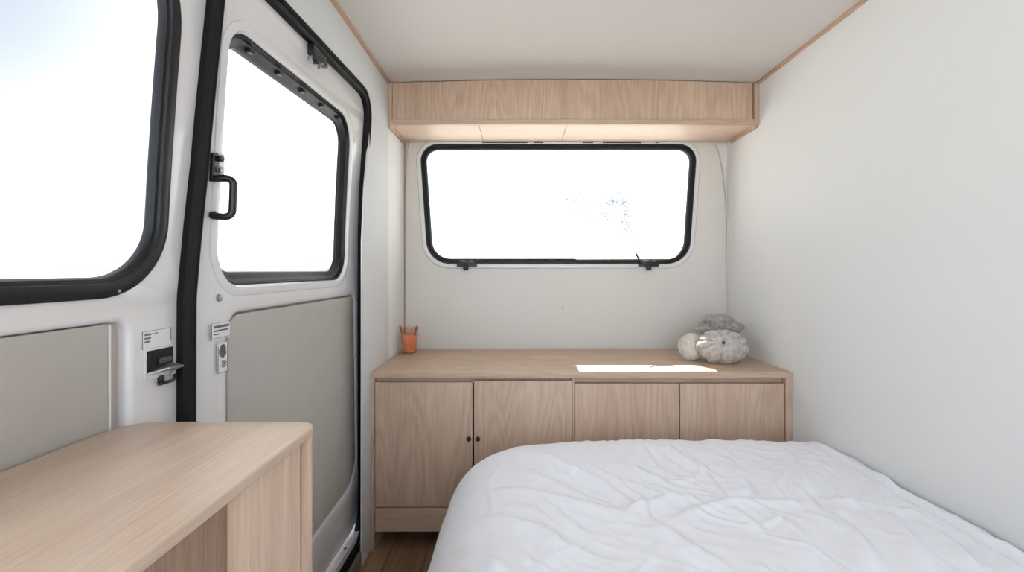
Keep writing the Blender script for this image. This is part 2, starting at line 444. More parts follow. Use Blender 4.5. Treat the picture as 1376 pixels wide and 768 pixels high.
# rear window: rim, rubber frame, glass
win = thing('window_1', (ub(750), YB, H+vb(353)), kind='structure')
sweep('window_rim', wout, [(-0.006, 0.008), (-0.004, 0.015), (0.004, 0.018), (0.016, 0.017), (0.021, 0.011), (0.021, 0.008)], mback, M_paint, win)
sweep('window_frame', wout, [(-0.004, -0.008), (-0.003, 0.019), (-0.006, 0.023), (-0.014, 0.0235), (-0.016, 0.020), (-0.019, 0.0205), (-0.024, 0.016), (-0.029, 0.010), (-0.029, -0.008)], mback, M_frm, win)
plate('window_glass', inset(wout, 0.026), [], mback, -0.004, 0.001, M_glass, win, smooth=False)

# ---- left side: rear side panel, header above the sliding door
box('wall_left_rear', (XL-0.03, YO, 0), (XL-0.004, YB, H+0.82), M_wall, bev=0.001, kind='structure')
box('wall_left_cant_rail', (-0.68, FRONT_Y, H+0.60), (-0.612, 1.70, H+0.89), M_paint, bev=0, kind='structure')
box('wall_left_outer', (-0.70, 1.712, -0.05), (-0.622, YB+0.05, H+0.86), M_paint, bev=0, kind='structure')
hdr = [(FRONT_Y, 0.615), (0.95, 0.627), (1.3, 0.648), (1.690, 0.672), (1.688, 0.600), (1.670, 0.478), (1.626, 0.300), (1.603, 0.10), (1.600, -H),
       (YO-0.001, -H), (YO-0.001, 0.845), (FRONT_Y, 0.845)]
plate('wall_left_lining', rpoly(hdr, [0, 0, 0, 0.075, 0.05, 0.1, 0.1, 0, 0, 0, 0, 0], 8), [], lambda u, v, w: Vector((XL+w, u, v+H)), -0.007, 0.0, M_grey, bev=0.002, kind='structure')
CUTS = [-0.12, -0.02, 0.08, 0.18, 0.28, 0.38, 0.48, 0.58]
# front body side with the big window and the recess
wa = yz(201, 366); wb = yz(229, 10)
gl1 = rpoly([(-0.35, -0.022), (0.738, -0.022), (0.748, 0.565), (-0.35, 0.565)], [0.08, 0.105, 0.16, 0.08], 12)
rec = rpoly([(-0.30, -0.62), (0.690, -0.62), (0.690, -0.078), (-0.30, -0.078)], [0.02, 0.02, 0.02, 0.02], 5)
outer = rpoly([(FRONT_Y, -H), (0.804, -H), (0.806, -0.05), (0.836, 0.40), (0.84, 0.72), (FRONT_Y, 0.72)], [0, 0, 0.12, 0, 0, 0], 6)
plate('wall_left', outer, [gl1, rec], mleft, -0.04, 0.0, M_paint, bev=0.009, cuts=CUTS, kind='structure')
plate('wall_left_recess', [(-0.32, -0.64), (0.705, -0.64), (0.705, -0.06), (-0.32, -0.06)], [], mleft, -0.045, -0.018, M_tan, smooth=False, kind='structure')
tag(plate('side_trim_panel', rpoly([(-0.295, -0.61), (0.660, -0.61), (0.660, -0.0795), (-0.295, -0.0795)], 0.008, 4), [], mleft, -0.0175, -0.004, M_fab, bev=0.002),
    'grey fabric-covered trim panel recessed in the white side wall beside the counter', 'trim panel')
bm = bmesh.new(); a_ = mleft(0.6605, -0.605, -0.017); b_ = mleft(0.6605, -0.081, -0.017)
bx(bm, (a_.x, 0.6605, a_.z), (a_.x+0.0135, 0.6640, b_.z), 0.001)
tag(finish('panel_edge_light', bm, M_paint), kind='structure')  # white strip paints in the light catching the panel's edge
w2 = thing('window_2', (D(0), 0.2, H-0.02), kind='structure')
sweep('window_frame', gl1, [(0.018, 0.0), (0.019, 0.004), (0.014, 0.0065), (0.004, 0.007), (-0.002, 0.006), (-0.004, 0.002), (-0.009, 0.001), (-0.012, -0.003), (-0.012, -0.012), (0.0, -0.014)], mleft, M_frm, w2)
plate('window_glass', inset(gl1, 0.006), [], mleft, -0.010, -0.006, M_glass, w2, smooth=False, cuts=CUTS)
bm = bmesh.new(); p = mleft(0.665, -0.031, 0.006)
lathe('frame_screw', [(0.0025, -0.004), (0.0025, 0.001), (0.001, 0.0015)], p, (1, 0, 0), M_alu, w2, 10); bm.free()

# ---- sliding door
door = thing('door_1', (D(-0.9), 1.25, H-0.97), kind='structure')
dY0, dY1 = 0.866, 1.735
dout = rpoly([(dY0, -0.955), (dY1, -0.955), (dY1, 0.655), (dY0+0.004, 0.62)], [0.03, 0.12, 0.10, 0.03], 8)
gl2 = rpoly([(0.895, -0.031), (1.566, -0.031), (1.555, 0.522), (0.897, 0.498)], [0.075, 0.085, 0.095, 0.065], 10)
drec = rpoly([(0.931, -0.805), (1.672, -0.775), (1.650, -0.092), (0.931, -0.092)], [0.05, 0.10, 0.03, 0.045], 8)
plate('door_skin', dout, [gl2, drec], mleft, -0.040, -0.002, M_paint, door, bev=0.012, cuts=CUTS)
# the leading edge of the door turns outwards to the seal
bm = bmesh.new(); cols = []
for (u, w) in ((0.800, -0.034), (0.802, -0.026), (0.825, -0.020), (0.850, -0.010), (0.868, -0.0035), (0.884, -0.0015), (0.884, -0.02), (0.82, -0.036)):
    cols.append([bm.verts.new(mleft(u, -0.955+1.575*k/16, w)) for k in range(17)])
for i in range(8):
    for k in range(16): bm.faces.new((cols[i][k], cols[(i+1) % 8][k], cols[(i+1) % 8][k+1], cols[i][k+1]))
finish('door_return', bm, M_paint, door, smooth=True)
plate('door_recess', [(0.92, -0.82), (1.69, -0.80), (1.69, -0.08), (0.92, -0.08)], [], mleft, -0.06, -0.02, M_tan, door, smooth=False)
plate('door_panel', inset(drec, 0.003), [], mleft, -0.019, -0.004, M_fab, door, bev=0.003)
sweep('window_rim', gl2, [(0.026, -0.006), (0.024, -0.0005), (0.016, 0.002), (0.006, 0.001), (0.001, -0.006)], mleft, M_paint, door)
sweep('window_frame', gl2, [(0.001, -0.008), (-0.003, -0.008), (-0.006, -0.018), (-0.014, -0.020), (-0.020, -0.026), (-0.027, -0.028), (-0.029, -0.036), (0.004, -0.040)], mleft, M_frm, door)
plate('window_glass', inset(gl2, 0.022), [], mleft, -0.035, -0.031, M_glass, door, smooth=False, cuts=CUTS)
# clips along the top of the frame
bm = bmesh.new()
for k in range(5):
    t = 0.10+0.20*k; u = 0.93+0.60*t; v = 0.484+0.022*t
    c = mleft(u, v, -0.020)
    bx(bm, c-Vector((0.006, 0.007, 0.006)), c+Vector((0.006, 0.007, 0.004)), 0.001)
finish('frame_clips', bm, M_blk, door)
# bolt, screws
p = mleft(*yz(295, 400), -0.002)
b = lathe('door_bolt', [(0.008, -0.004), (0.008, 0.001), (0.0065, 0.003), (0.0065, 0.005), (0.002, 0.006)], p, (1, 0, 0), M_alu, door, 14)
for q in ((475, 417), (475, 489)):
    y_, v_ = 1.705, -(q[1]-VY)*1.70/F
    lathe('door_screw', [(0.005, -0.004), (0.005, 0.002), (0.002, 0.003)], mleft(y_, v_, -0.002), (1, 0, 0), M_hole, door, 10)

# sill below the door
sill = thing('trim_4', (-0.60, 1.25, 0.0), kind='structure')
box('sill_plate', (-0.66, 0.80, 0.0), (-0.585, 1.70, H-0.965), M_paint, sill, bev=0.004)
box('sill_track', (-0.583, 0.80, 0.0), (-0.570, 1.62, H-0.985), M_rub, sill, bev=0.003)
box('sill_edge', (-0.568, 0.70, 0.0), (-0.557, 1.598, H-1.005), M_alu, sill, bev=0.002)
for y_ in (1.18, 1.26, 1.36, 1.42, 1.55):
    lathe('sill_screw', [(0.005, -0.003), (0.005, 0.001), (0.003, 0.002)], (-0.597, y_, H-0.965), (0, 0, 1), M_hole, sill, 10)

# rubber door seal all the way round the opening
seal = rpoly([(0.802, -1.0), (1.700, -1.0), (1.698, -0.05), (1.672, 0.30), (1.675, 0.648), (0.845, 0.614), (0.834, 0.40), (0.824, 0.19), (0.803, -0.05)], [0.05, 0.10, 0.2, 0.2, 0.09, 0.11, 0.3, 0.3, 0.3], 8)
sec = [(0.017, 0.0), (0.018, 0.012), (0.012, 0.019), (0.004, 0.020), (0.002, 0.015), (-0.002, 0.015), (-0.006, 0.018), (-0.013, 0.014), (-0.016, 0.004), (-0.014, -0.004), (0.0, -0.01)]
sweep('door_seal', seal, sec, mleft, M_rub, door)['label'] = 'black rubber weatherstrip round the sliding door opening'

# grab handle with lock on the door's leading edge
M_lock = mat('satin_lock_metal', (190, 190, 192), rough=0.3, metal=0.35)
hd = tag(thing('door_handle', mleft(*yz(292, 240), 0.0), parent=door), 'black curved grab handle with a chrome lock')
def pl(px, py, w):       # point standing w off the side, seen at this frame position
    v = 0
    for _ in range(14):
        X = D(v)+w; Y = X*F/(px-VX); v = -(py-VY)*Y/F
    return Vector((X, Y, v+H))
plate('mounting_plate', rpoly([yz(281.5, 244), yz(300, 244), yz(301, 236), yz(289, 234), yz(290.5, 205), yz(283, 205)], [0.002]*6, 2), [], mleft, -0.001, 0.005, M_blk, hd, bev=0.001)
tube('grip', fillet3([pl(287, 240, 0.003), pl(314, 239, 0.036), pl(312, 292, 0.036), pl(286, 290, 0.003)], 0.022, 12), 0.0070, M_blk, hd, 14)
lathe('grip_foot', [(0.008, -0.004), (0.008, 0.004), (0.006, 0.006)], pl(287, 289, 0.002), (1, 0, 0), M_blk, hd, 14)
plate('lock_plate', rpoly([yz(290.5, 235), yz(299, 235), yz(299, 207), yz(292, 207)], [0.004]*4, 4), [], mleft, 0.0, 0.005, M_lock, hd, bev=0.001)
lathe('lock_cylinder', [(0.0065, 0.0), (0.0065, 0.005), (0.005, 0.006)], pl(294.5, 228, 0.005), (1, 0, 0), M_lock, hd, 14)
lathe('lock_knob', [(0.006, 0.0), (0.006, 0.006), (0.004, 0.008)], pl(294.5, 213, 0.005), (1, 0, 0), M_blk, hd, 14)
box('keyhole', pl(294.5, 228, 0.0105)-Vector((0.001, 0.001, 0.004)), pl(294.5, 228, 0.0112)+Vector((0, 0.001, 0.004)), M_dark, hd, bev=0)

# latch on the top seal
tl = tag(thing('roller_bracket', P(427, 80, 1.27), parent=door), 'dark metal roller bracket')
def q3(px, py, X):
    Y = X*F/(px-VX); return Vector((X, Y, H-(py-VY)*Y/F))
bm = bmesh.new()
a = q3(418, 66, -0.556); b = q3(437, 74, -0.556)
bx(bm, (-0.566, a.y, a.z-0.012), (-0.548, b.y, a.z+0.016), 0.003); finish('bracket_body', bm, M_blk, tl, smooth=True)
tube('bracket_hook', fillet3([q3(419, 75, -0.553), q3(413.5, 78, -0.545), q3(416, 84, -0.54), q3(428, 94, -0.54), q3(429, 87, -0.545), q3(436, 84, -0.553)], 0.008), 0.0030, M_alu, tl, 10)
lathe('roller', [(0.006, -0.005), (0.007, 0.0), (0.006, 0.005)], q3(424, 83, -0.550), (1, 0, 0), M_blk, tl, 14)

# black pocket with a flap and small pull on the body pillar
pk = thing('latch_pocket', pl(212, 500, 0.0), 'black latch pocket with open metal flap on the white pillar', 'latch')
pocket = [yz(195, 503), yz(230, 496), yz(229.5, 465), yz(195, 472)]
plate('pocket_plate', rpoly([yz(192, 511), yz(233, 502), yz(232, 463), yz(192, 470)], 0.002, 3), [], mleft, 0.0, 0.0025, M_lab, pk, bev=0.0008)
plate('pocket_box', pocket, [], mleft, 0.0025, 0.0042, M_dark, pk, smooth=False)
plate('catch', rpoly([yz(209, 489), yz(226, 484), yz(225.5, 478), yz(212, 480), yz(209, 483)], 0.001, 2), [], mleft, 0.0042, 0.0075, mat('dark_steel', (92, 94, 96), rough=0.35, metal=0.6), pk, bev=0.0008)
# flap sticking out into the van
bm = bmesh.new()
f0 = [pl(196, 502, 0.004), pl(231, 486, 0.004), pl(247, 490, 0.022), pl(228, 493, 0.030)]
for dz in (0, -0.0025): [bm.verts.new(v+Vector((0, 0, dz))) for v in f0]
bm.verts.ensure_lookup_table(); V = bm.verts
bm.faces.new(V[0:4]); bm.faces.new(V[4:8])
for k in range(4): bm.faces.new((V[k], V[(k+1) % 4], V[4+(k+1) % 4], V[4+k]))
finish('flap', bm, M_alu, pk)
tube('flap_stay', [pl(243, 492, 0.018), pl(230, 499, 0.012), pl(228, 503, 0.004)], 0.0014, M_alu, pk, 8)
plate('pull_base', rpoly([yz(211, 518), yz(217, 516), yz(217, 503), yz(211, 505)], 0.001, 2), [], mleft, 0.0, 0.006, M_blk, pk, bev=0.001)
tube('pull', fillet3([pl(213, 516, 0.006), pl(224, 513, 0.012), pl(234, 510, 0.010), pl(235, 503, 0.004)], 0.006), 0.0026, M_blk, pk, 10)

# stickers
def sticker(px0, py0, px1, py1, label, slope, draw, name='sticker'):
    a = yz(px0, py1); b = yz(px1, py0)
    if name == 'door_sticker': st = tag(thing('sticker', mleft(a[0], a[1], 0.0), parent=door), label)
    else: st = thing(name, mleft(a[0], a[1], 0.0), label, 'sticker')
    y0, y1, v0, v1 = a[0], b[0], a[1], yz(px0, py0)[1]
    plate('backing', [(y0, v0), (y1, v0), (y1, v1), (y0, v1)], [], mleft, 0.003 if name == 'door_sticker' else 0.0, 0.0042 if name == 'door_sticker' else 0.001, M_lab, st, smooth=False)
    w0 = 0.0042 if name == 'door_sticker' else 0.001
    bm = bmesh.new(); bp = bmesh.new()
    def bar(t, u0, u1, s0, s1):
        c0 = mleft(y0+(y1-y0)*u0, v0+(v1-v0)*s0, w0); c1 = mleft(y0+(y1-y0)*u1, v0+(v1-v0)*s1, w0+0.0003)
        bx(t, (min(c0.x, c1.x), c0.y, c0.z), (max(c0.x, c1.x)+0.0003, c1.y, c1.z), 0)
    draw(bm, bp, bar)
    if len(bm.verts): finish('print', bm, M_ink, st)
    if len(bp.verts): finish('picture', bp, M_pic, st)
def d1(bm, bp, bar):
    for k, (s, e) in enumerate(((0.75, 0.30), (0.55, 0.26), (0.36, 0.22))):
        u = 0.08
        while u < e: w = random.uniform(0.02, 0.05); bar(bm, u, u+w, s, s+0.09); u += w+0.015
    bar(bm, 0.35, 0.45, 0.78, 0.82); bar(bm, 0.47, 0.52, 0.79, 0.84)
    bar(bm, 0.0, 1.0, 0.985, 1.0); bar(bm, 0.0, 0.012, 0.0, 1.0); bar(bm, 0.985, 1.0, 0.2, 1.0)
sticker(190, 446, 229, 470, 'white label with small grey print above the black latch pocket', 0, d1)
def d2(bm, bp, bar):
    for s, h, e in ((0.72, 0.16, 0.95), (0.50, 0.10, 0.9), (0.30, 0.07, 0.45)):
        u = 0.12
        while u < e: w = random.uniform(0.03, 0.10); bar(bm, u, min(e, u+w), s, s+h); u += w+0.02
    bar(bm, 0.1, 0.95, 0.08, 0.11); bar(bm, 0, 0.02, 0, 1)
sticker(281, 436, 306, 458, 'upper printed paper label on the sliding door edge', 0, d2, 'door_sticker')
def d3(bm, bp, bar):
    bar(bm, 0, 1, 0, 0.012); bar(bm, 0, 0.03, 0, 0.9); bar(bm, 0.97, 1, 0, 0.95)
    for k in range(9):
        s = 0.50+k*0.05; w = 0.34*math.sin(math.pi*(k+0.8)/9.6)+0.08
        bar(bp, 0.52-w, 0.52+w*random.uniform(0.5, 1), s, s+0.045)
    for k in range(5):
        s = 0.16+k*0.05; w = 0.30*math.sin(math.pi*(k+1)/6)+0.06
        bar(bp, 0.55-w*random.uniform(0.4, 1), 0.55+w, s, s+0.03)
sticker(290, 462, 303, 502, 'lower pictogram label on the sliding door edge', 0, d3, 'door_sticker')

# ceiling corner trims
box('trim_5', (XL, FRONT_Y, H+0.800), (XL+0.010, YO-0.012, ceil_z(XL)-0.0005), M_trim, bev=0.002, kind='structure')
box('trim_6', (XR-0.009, FRONT_Y, H+0.800), (XR, YO-0.012, ceil_z(XR)-0.0005), M_trim, bev=0.002, kind='structure')

# ------------------------------------------------------------------ overhead locker above the rear window
def uo(px): return (px-VX)*YO/F
def vo(py): return -(py-VY)*YO/F
oz0 = H+vo(167)
oh = thing('overhead_locker', (0.24, YO, oz0), 'long light oak overhead locker under the ceiling above the rear window', 'cabinet')
pts = [(uo(527.5), vo(160)), (uo(1011), vo(160))]
n = 14
pts += [(uo(1011)+(uo(527.5)-uo(1011))*k/n, ceil_z(uo(1011)+(uo(527.5)-uo(1011))*k/n)-H-0.004) for k in range(n+1)]
plate('front_panel', pts, [], lambda u, v, w: Vector((u, YO-w, v+H)), -0.016, 0.0, M_wz, oh, bev=0.0015)
box('bottom_rail', (XL+0.0005, YO-0.004, oz0), (uo(1013), YO+0.016, H+vo(160.4)), M_wx, oh)
box('end_panel', (XL+0.0005, YO-0.008, oz0-0.016), (uo(527), YO+0.05, ceil_z(XL)-0.004), M_wz, oh)
box('end_panel', (uo(1012.5), YO-0.010, oz0-0.006), (XR-0.0005, YO+0.05, ceil_z(XR)-0.004), M_wz, oh)
# underside boards, split by two fine seams
for a, b_ in ((XL+0.0005, uo(643)), (uo(643.6), uo(762)), (uo(762.6), XR-0.0005)):
    box('underside_board', (a, YO+0.017, oz0+0.002), (b_, YB-0.012, oz0+0.014), M_ux, oh, bev=0.0008)
# wooden cleat along the right wall under the locker
bm = bmesh.new()
bx(bm, (XR-0.014, YO, oz0-0.014), (XR-0.0005, YB-0.06, oz0+0.0015), 0.001)
finish('wall_cleat', bm, M_trim, oh, smooth=True)
bm = bmesh.new()
bx(bm, (XL+0.0005, YO+0.05, oz0-0.010), (XL+0.010, YB-0.06, oz0+0.0015), 0.001)
finish('wall_cleat', bm, M_trim, oh, smooth=True)
for a, b_ in ((648, 709), (717, 730), (783, 797), (810, 862), (881, 884)):
    ya = YB-0.022
    box('clip_slot', ((a-VX)*ya/F, ya-0.004, oz0-0.0035), ((b_-VX)*ya/F, ya+0.004, oz0+0.0018), M_knob, oh, bev=0.001)

# rear window latches
def latch(px, lever, label):
    c = mback(ub(px), vb(355), 0.024)
    t = thing('window_latch', c, label, 'window latch', None)
    bm = bmesh.new()
    bx(bm, c+Vector((-0.050, -0.004, -0.012)), c+Vector((0.050, 0.012, 0.004)), 0.003)
    bx(bm, c+Vector((-0.036, -0.010, 0.002)), c+Vector((0.040, 0.010, 0.016)), 0.003)
    finish('latch_body', bm, M_blk, t, smooth=True)
    lathe('latch_knob', [(0.010, -0.004), (0.013, 0.006), (0.013, 0.020), (0.010, 0.024)], c+Vector((-0.004, -0.012, -0.026)), (0, 0, 1), M_blk, t, 16)
    if lever:
        tube('latch_lever', [c+Vector((-0.040, -0.006, 0.004)), c+Vector((-0.055, -0.012, 0.030)), c+Vector((-0.068, -0.014, 0.054))], 0.0045, M_blk, t, 10)
    bm = bmesh.new()
    bx(bm, c+Vector((-0.030, -0.012, 0.015)), c+Vector((-0.004, -0.004, 0.0185)), 0.001)
    bx(bm, c+Vector((0.012, -0.012, 0.014)), c+Vector((0.030, -0.004, 0.0175)), 0.001)
    finish('latch_spring', bm, M_alu, t)
latch(628, False, 'left black window latch at the foot of the rear window')
latch(870, True, 'right black window latch with a raised lever below the rear window')
lathe('wall_screw', [(0.004, -0.004), (0.004, 0.0012), (0.002, 0.002)], mback(ub(756), vb(413), 0.010), (0, -1, 0), M_hole)
tag(bpy.data.objects['wall_screw'], 'tiny screw head in the rear wall below the window', 'screw')

# ------------------------------------------------------------------ rear cabinet
top_z = H-0.386
cb = thing('low_cabinet', (0.24, YF, 0), 'long low light oak cabinet across the rear wall behind the bed', 'cabinet')
box('top', (XL+0.001, YF-0.004, zf(507.5)), (XR-0.001, YB-0.013, top_z), M_wx, cb, bev=0.0025)
zt = zf(507.5)-0.0005
box('side_panel', (XL+0.001, YF, 0.0), (uf(503), YB-0.013, zt), M_wz, cb)
box('side_panel', (uf(1056), YF, 0.0), (XR-0.001, YB-0.013, zt), M_wz, cb)
box('back_rail', (uf(503.4), YF+0.026, zf(516)), (uf(1055.6), YF+0.04, zt), M_wx, cb)
box('divider', (uf(769.3), YF+0.001, 0.05), (uf(771.8), YF+0.3, zt-0.001), M_wz, cb, bev=0.0008)
box('bottom_board', (uf(503.4), YF+0.005, zf(715)), (uf(1055.6), YB-0.02, zf(715)+0.016), M_wx, cb)
box('gap_shade_board', (uf(503.4), YF+0.10, zf(715)+0.017), (uf(1055.6), YF+0.11, zt-0.001), M_dark, cb, bev=0)  # near-black board stands in for the shade behind the door gaps
box('toe_kick', (uf(503.4), YF+0.16, 0.0), (uf(1055.6), YF+0.175, zf(715)-0.001), M_wx, cb)
def cdoor(x0, x1, y0, y1, knob=None, seam=None):
    d = box('cabinet_door', (uf(x0), YF+0.002, zf(y1)), (uf(x1), YF+0.020, zf(y0)), M_wz, cb, bev=0.0012)
    if knob:
        c = Vector((uf(knob), YF+0.002, zf(588)))
        k = lathe('knob', [(0.004, -0.001), (0.004, 0.008), (0.008, 0.010), (0.009, 0.016), (0.007, 0.020), (0.003, 0.021)], c, (0, -1, 0), M_knob, cb, 16)
        k.parent = d
        k.matrix_parent_inverse = Matrix()
    return d
cdoor(504, 634.7, 513.5, 681, 630.5)
cdoor(636.9, 768.6, 511.5, 713, 642.5)
cdoor(772.6, 912.9, 515.5, 713)
cdoor(914.3, 1054.6, 515.5, 713)
box('drawer_front', (uf(504), YF+0.002, zf(714)), (uf(634.7), YF+0.020, zf(683)), M_wx, cb, bev=0.0012)

# ------------------------------------------------------------------ plush cushions on the cabinet
def plush(name, label, center, size, m, seed, folds=0, tuft=None, lump=0.05, fib=2600, flen=0.006):
    bm = bmesh.new(); bmesh.ops.create_icosphere(bm, subdivisions=5, radius=1)
    c = Vector(center); rnd = random.Random(seed)
    T = Vector(tuft).normalized() if tuft else None
    if T: e1 = T.orthogonal().normalized(); e2 = T.cross(e1)
    for v in bm.verts:
        d = v.co.normalized()
        r = 1+lump*noise.noise(d*1.7+Vector((seed, 0, 0)))+0.5*lump*noise.noise(d*4.5+Vector((0, seed, 0)))+0.22*lump*noise.noise(d*16)
        if T:
            cs = d.dot(T); ang = math.atan2(d.dot(e2), d.dot(e1)); k = max(0, cs)
            r -= 0.22*math.exp(-((1-cs)/0.03))
            if folds:
                w = abs(math.sin(ang*folds/2+0.6*noise.noise(d*2)))
                r -= 0.19*math.exp(-(w/0.28)**2)*min(1, (1-cs)*6)*(0.45+0.55*k)
        p = Vector((d.x*size[0]*r, d.y*size[1]*r, d.z*size[2]*r))
        if p.z < -size[2]*0.9: p.z = -size[2]*0.9+(p.z+size[2]*0.9)*0.15
        v.co = p
    lo = min(v.co.z for v in bm.verts)
    for v in bm.verts: v.co = v.co+c+Vector((0, 0, 0))
    # short fibres standing off the surface
    bm.normal_update(); faces = list(bm.faces)
    for _ in range(fib):
        f = rnd.choice(faces); p = f.calc_center_median(); nrm = f.normal
        if nrm.z < -0.75: continue
        t = Vector((rnd.uniform(-1, 1), rnd.uniform(-1, 1), rnd.uniform(-1, 1))).cross(nrm).normalized()
        L = flen*rnd.uniform(0.4, 1.2); tip = p+nrm*L*0.8+t*L*rnd.uniform(0.2, 0.9); s = nrm.cross(t)*0.0006
        bm.faces.new([bm.verts.new(q) for q in (p-nrm*0.001-s, p-nrm*0.001+s, tip)])
    o = finish(name, bm, m, recalc=False, smooth=False)
    for f in o.data.polygons: f.use_smooth = len(f.vertices) == 3 and f.area > 1.2e-6
    tag(o, label, 'cushion', None); return o
Zc = top_z
plush('plush_ball', 'small round pale grey plush ball, leftmost of the three on the cabinet', (0.752, 1.935, Zc+0.0535), (0.053, 0.053, 0.0585), M_fz1, 3, lump=0.08, fib=3500, flen=0.005)
plush('plush_pumpkin', 'large grey pleated plush cushion with a tufted centre, front of the pile', (0.858, 1.872, Zc+0.0655), (0.106, 0.080, 0.071), M_fz2, 5, folds=11, tuft=(-0.22, -0.86, 0.45), lump=0.07, fib=4000, flen=0.004)
tp = Vector((0.858, 1.872, Zc+0.0655)); td = Vector((-0.22, -0.86, 0.45)).normalized(); e_ = Vector((td.x*0.106, td.y*0.080, td.z*0.071))*0.84
lathe('tuft', [(0.0065, -0.006), (0.0075, 0.002), (0.004, 0.006)], tp+e_, td, M_fz4, bpy.data.objects['plush_pumpkin'], 12)['label'] = 'dark sewn tuft in the middle'
plush('plush_lump', 'dark grey shaggy plush lump resting on top of the pleated cushion', (0.892, 1.968, Zc+0.130), (0.086, 0.064, 0.052), M_fz3, 23, lump=0.34, fib=7000, flen=0.010)

# ------------------------------------------------------------------ tumbler with orange wax
tc_ = Vector((-0.506, 2.095, top_z))
cup = thing('tumbler', tc_, 'small clear tumbler with orange filling at the left end of the cabinet top', 'tumbler')
lathe('cup_wall', [(0.028, 0.001), (0.030, 0.002), (0.043, 0.118), (0.0435, 0.120), (0.042, 0.120), (0.029, 0.005), (0.001, 0.005)], tc_, (0, 0, 1), M_cup, cup, 28)
bm = bmesh.new(); prof = [(0.0278, 0.006), (0.0375, 0.080)]
seg = 24; rings = []
for r, h in [(0.001, 0.006), (0.028, 0.006), (0.0378, 0.078), (0.030, 0.084), (0.012, 0.088), (0.001, 0.090)]:
    rings.append([bm.verts.new(tc_+Vector((r*math.cos(k*2*math.pi/seg), r*math.sin(k*2*math.pi/seg), h+(0.006*noise.noise(Vector((math.cos(k*2*math.pi/seg)*2, math.sin(k*2*math.pi/seg)*2, r*90))) if h > 0.07 else 0)))) for k in range(seg)])
for i in range(5):
    for k in range(seg): bm.faces.new((rings[i][k], rings[i][(k+1) % seg], rings[i+1][(k+1) % seg], rings[i+1][k]))
finish('orange_filling', bm, M_orange, cup, smooth=True)
for sx in (-1, 1):
    tube('stick', [tc_+Vector((sx*0.024, -0.010, 0.082)), tc_+Vector((sx*0.032, -0.016, 0.100)), tc_+Vector((sx*0.040, -0.018, 0.128))], 0.0026, M_twig, cup, 8, taper=[0.8, 1.2, 1.4])
tube('stick', [tc_+Vector((0.030, -0.012, 0.08)), tc_+Vector((0.034, -0.020, 0.122))], 0.0022, M_twig, cup, 8)

# ------------------------------------------------------------------ counter on the left
CZ = H-0.231
ct = thing('counter', (-0.43, 0.4, 0), 'light oak counter with rounded corners and open niche in the left foreground', 'counter')
XW = -0.5925
topo = rpoly([(XW, FRONT_Y+0.15), (-0.302, FRONT_Y+0.15), (-0.302, 0.684), (XW+0.004, 0.684), (XW, 0.60)], [0, 0, 0.030, 0.07, 0.05], 8)
plate('counter_top', topo, [], mtop(CZ), -0.0125, 0.0, M_dy, ct, bev=0.0018)
zc = CZ-0.013
box('end_panel', (XW+0.006, 0.647, 0), (-0.305, 0.665, zc), M_wz, ct, bev=0.002)
box('front_panel', (-0.319, 0.491, 0), (-0.311, 0.640, zc), M_wz, ct, bev=0.001)
box('niche_back', (XW+0.006, FRONT_Y+0.18, 0), (XW+0.018, 0.6395, zc), M_wz, ct, bev=0)
box('niche_shelf', (XW+0.0185, FRONT_Y+0.18, CZ-0.40), (-0.345, 0.6395, CZ-0.385), M_wy, ct, bev=0.001)
box('niche_floor', (XW+0.0185, FRONT_Y+0.18, 0), (-0.345, 0.6395, 0.06), M_wy, ct, bev=0.001)
box('end_panel', (XW+0.006, FRONT_Y+0.16, 0), (-0.306, FRONT_Y+0.179, zc), M_wz, ct, bev=0.002)

# ------------------------------------------------------------------ bed
bx0, bx1, by0, by1 = -0.13, XR-0.004, FRONT_Y+0.1, 1.50
bed = thing('bed', (0.45, 0.3, 0), 'low platform bed with mattress under the white duvet', 'bed')
box('bed_base', (bx0+0.03, by0, 0), (bx1, by1-0.02, 0.26), M_wy, bed, bev=0.003)
box('mattress', (bx0+0.01, by0, 0.262), (bx1, by1-0.01, 0.435), M_matt, bed, bev=0.04)

TOPZ = H-0.563
def smooth01(t): t = max(0, min(1, t)); return t*t*(3-2*t)
# radial profiles: arc length -> (reach, drop)
PL = [(0, 0, 0), (0.10, 0.10, 0.002), (0.18, 0.178, 0.012), (0.26, 0.248, 0.044), (0.34, 0.300, 0.105), (0.44, 0.332, 0.200), (0.56, 0.358, 0.317), (0.70, 0.392, 0.452), (0.715, 0.392, 0.462)]
PF = [(0, 0, 0), (0.10, 0.10, 0.000), (0.18, 0.176, 0.010), (0.26, 0.238, 0.048), (0.34, 0.268, 0.112), (0.44, 0.285, 0.210), (0.56, 0.292, 0.330), (0.70, 0.296, 0.465), (0.715, 0.296, 0.478)]
def prof(T, s):
    for i in range(len(T)-1):
        if s <= T[i+1][0]:
            k = (s-T[i][0])/(T[i+1][0]-T[i][0]); out = []
            for c in (1, 2):      # smooth (Hermite) between the knots
                def sl(j):
                    a, b = max(0, j-1), min(len(T)-1, j+1); return (T[b][c]-T[a][c])/(T[b][0]-T[a][0])
                w = T[i+1][0]-T[i][0]; m0, m1 = sl(i)*w, sl(i+1)*w
                out.append((2*k**3-3*k*k+1)*T[i][c]+(k**3-2*k*k+k)*m0+(3*k*k-2*k**3)*T[i+1][c]+(k**3-k*k)*m1)
            return tuple(out)
    return T[-1][1], T[-1][2]
X0, Y0 = 0.115, 1.31
def vn(x, y, s=0.0): return noise.noise(Vector((x, y, s)))
def nsm(t): t = np.clip(t, 0, 1); return t*t*(3-2*t)
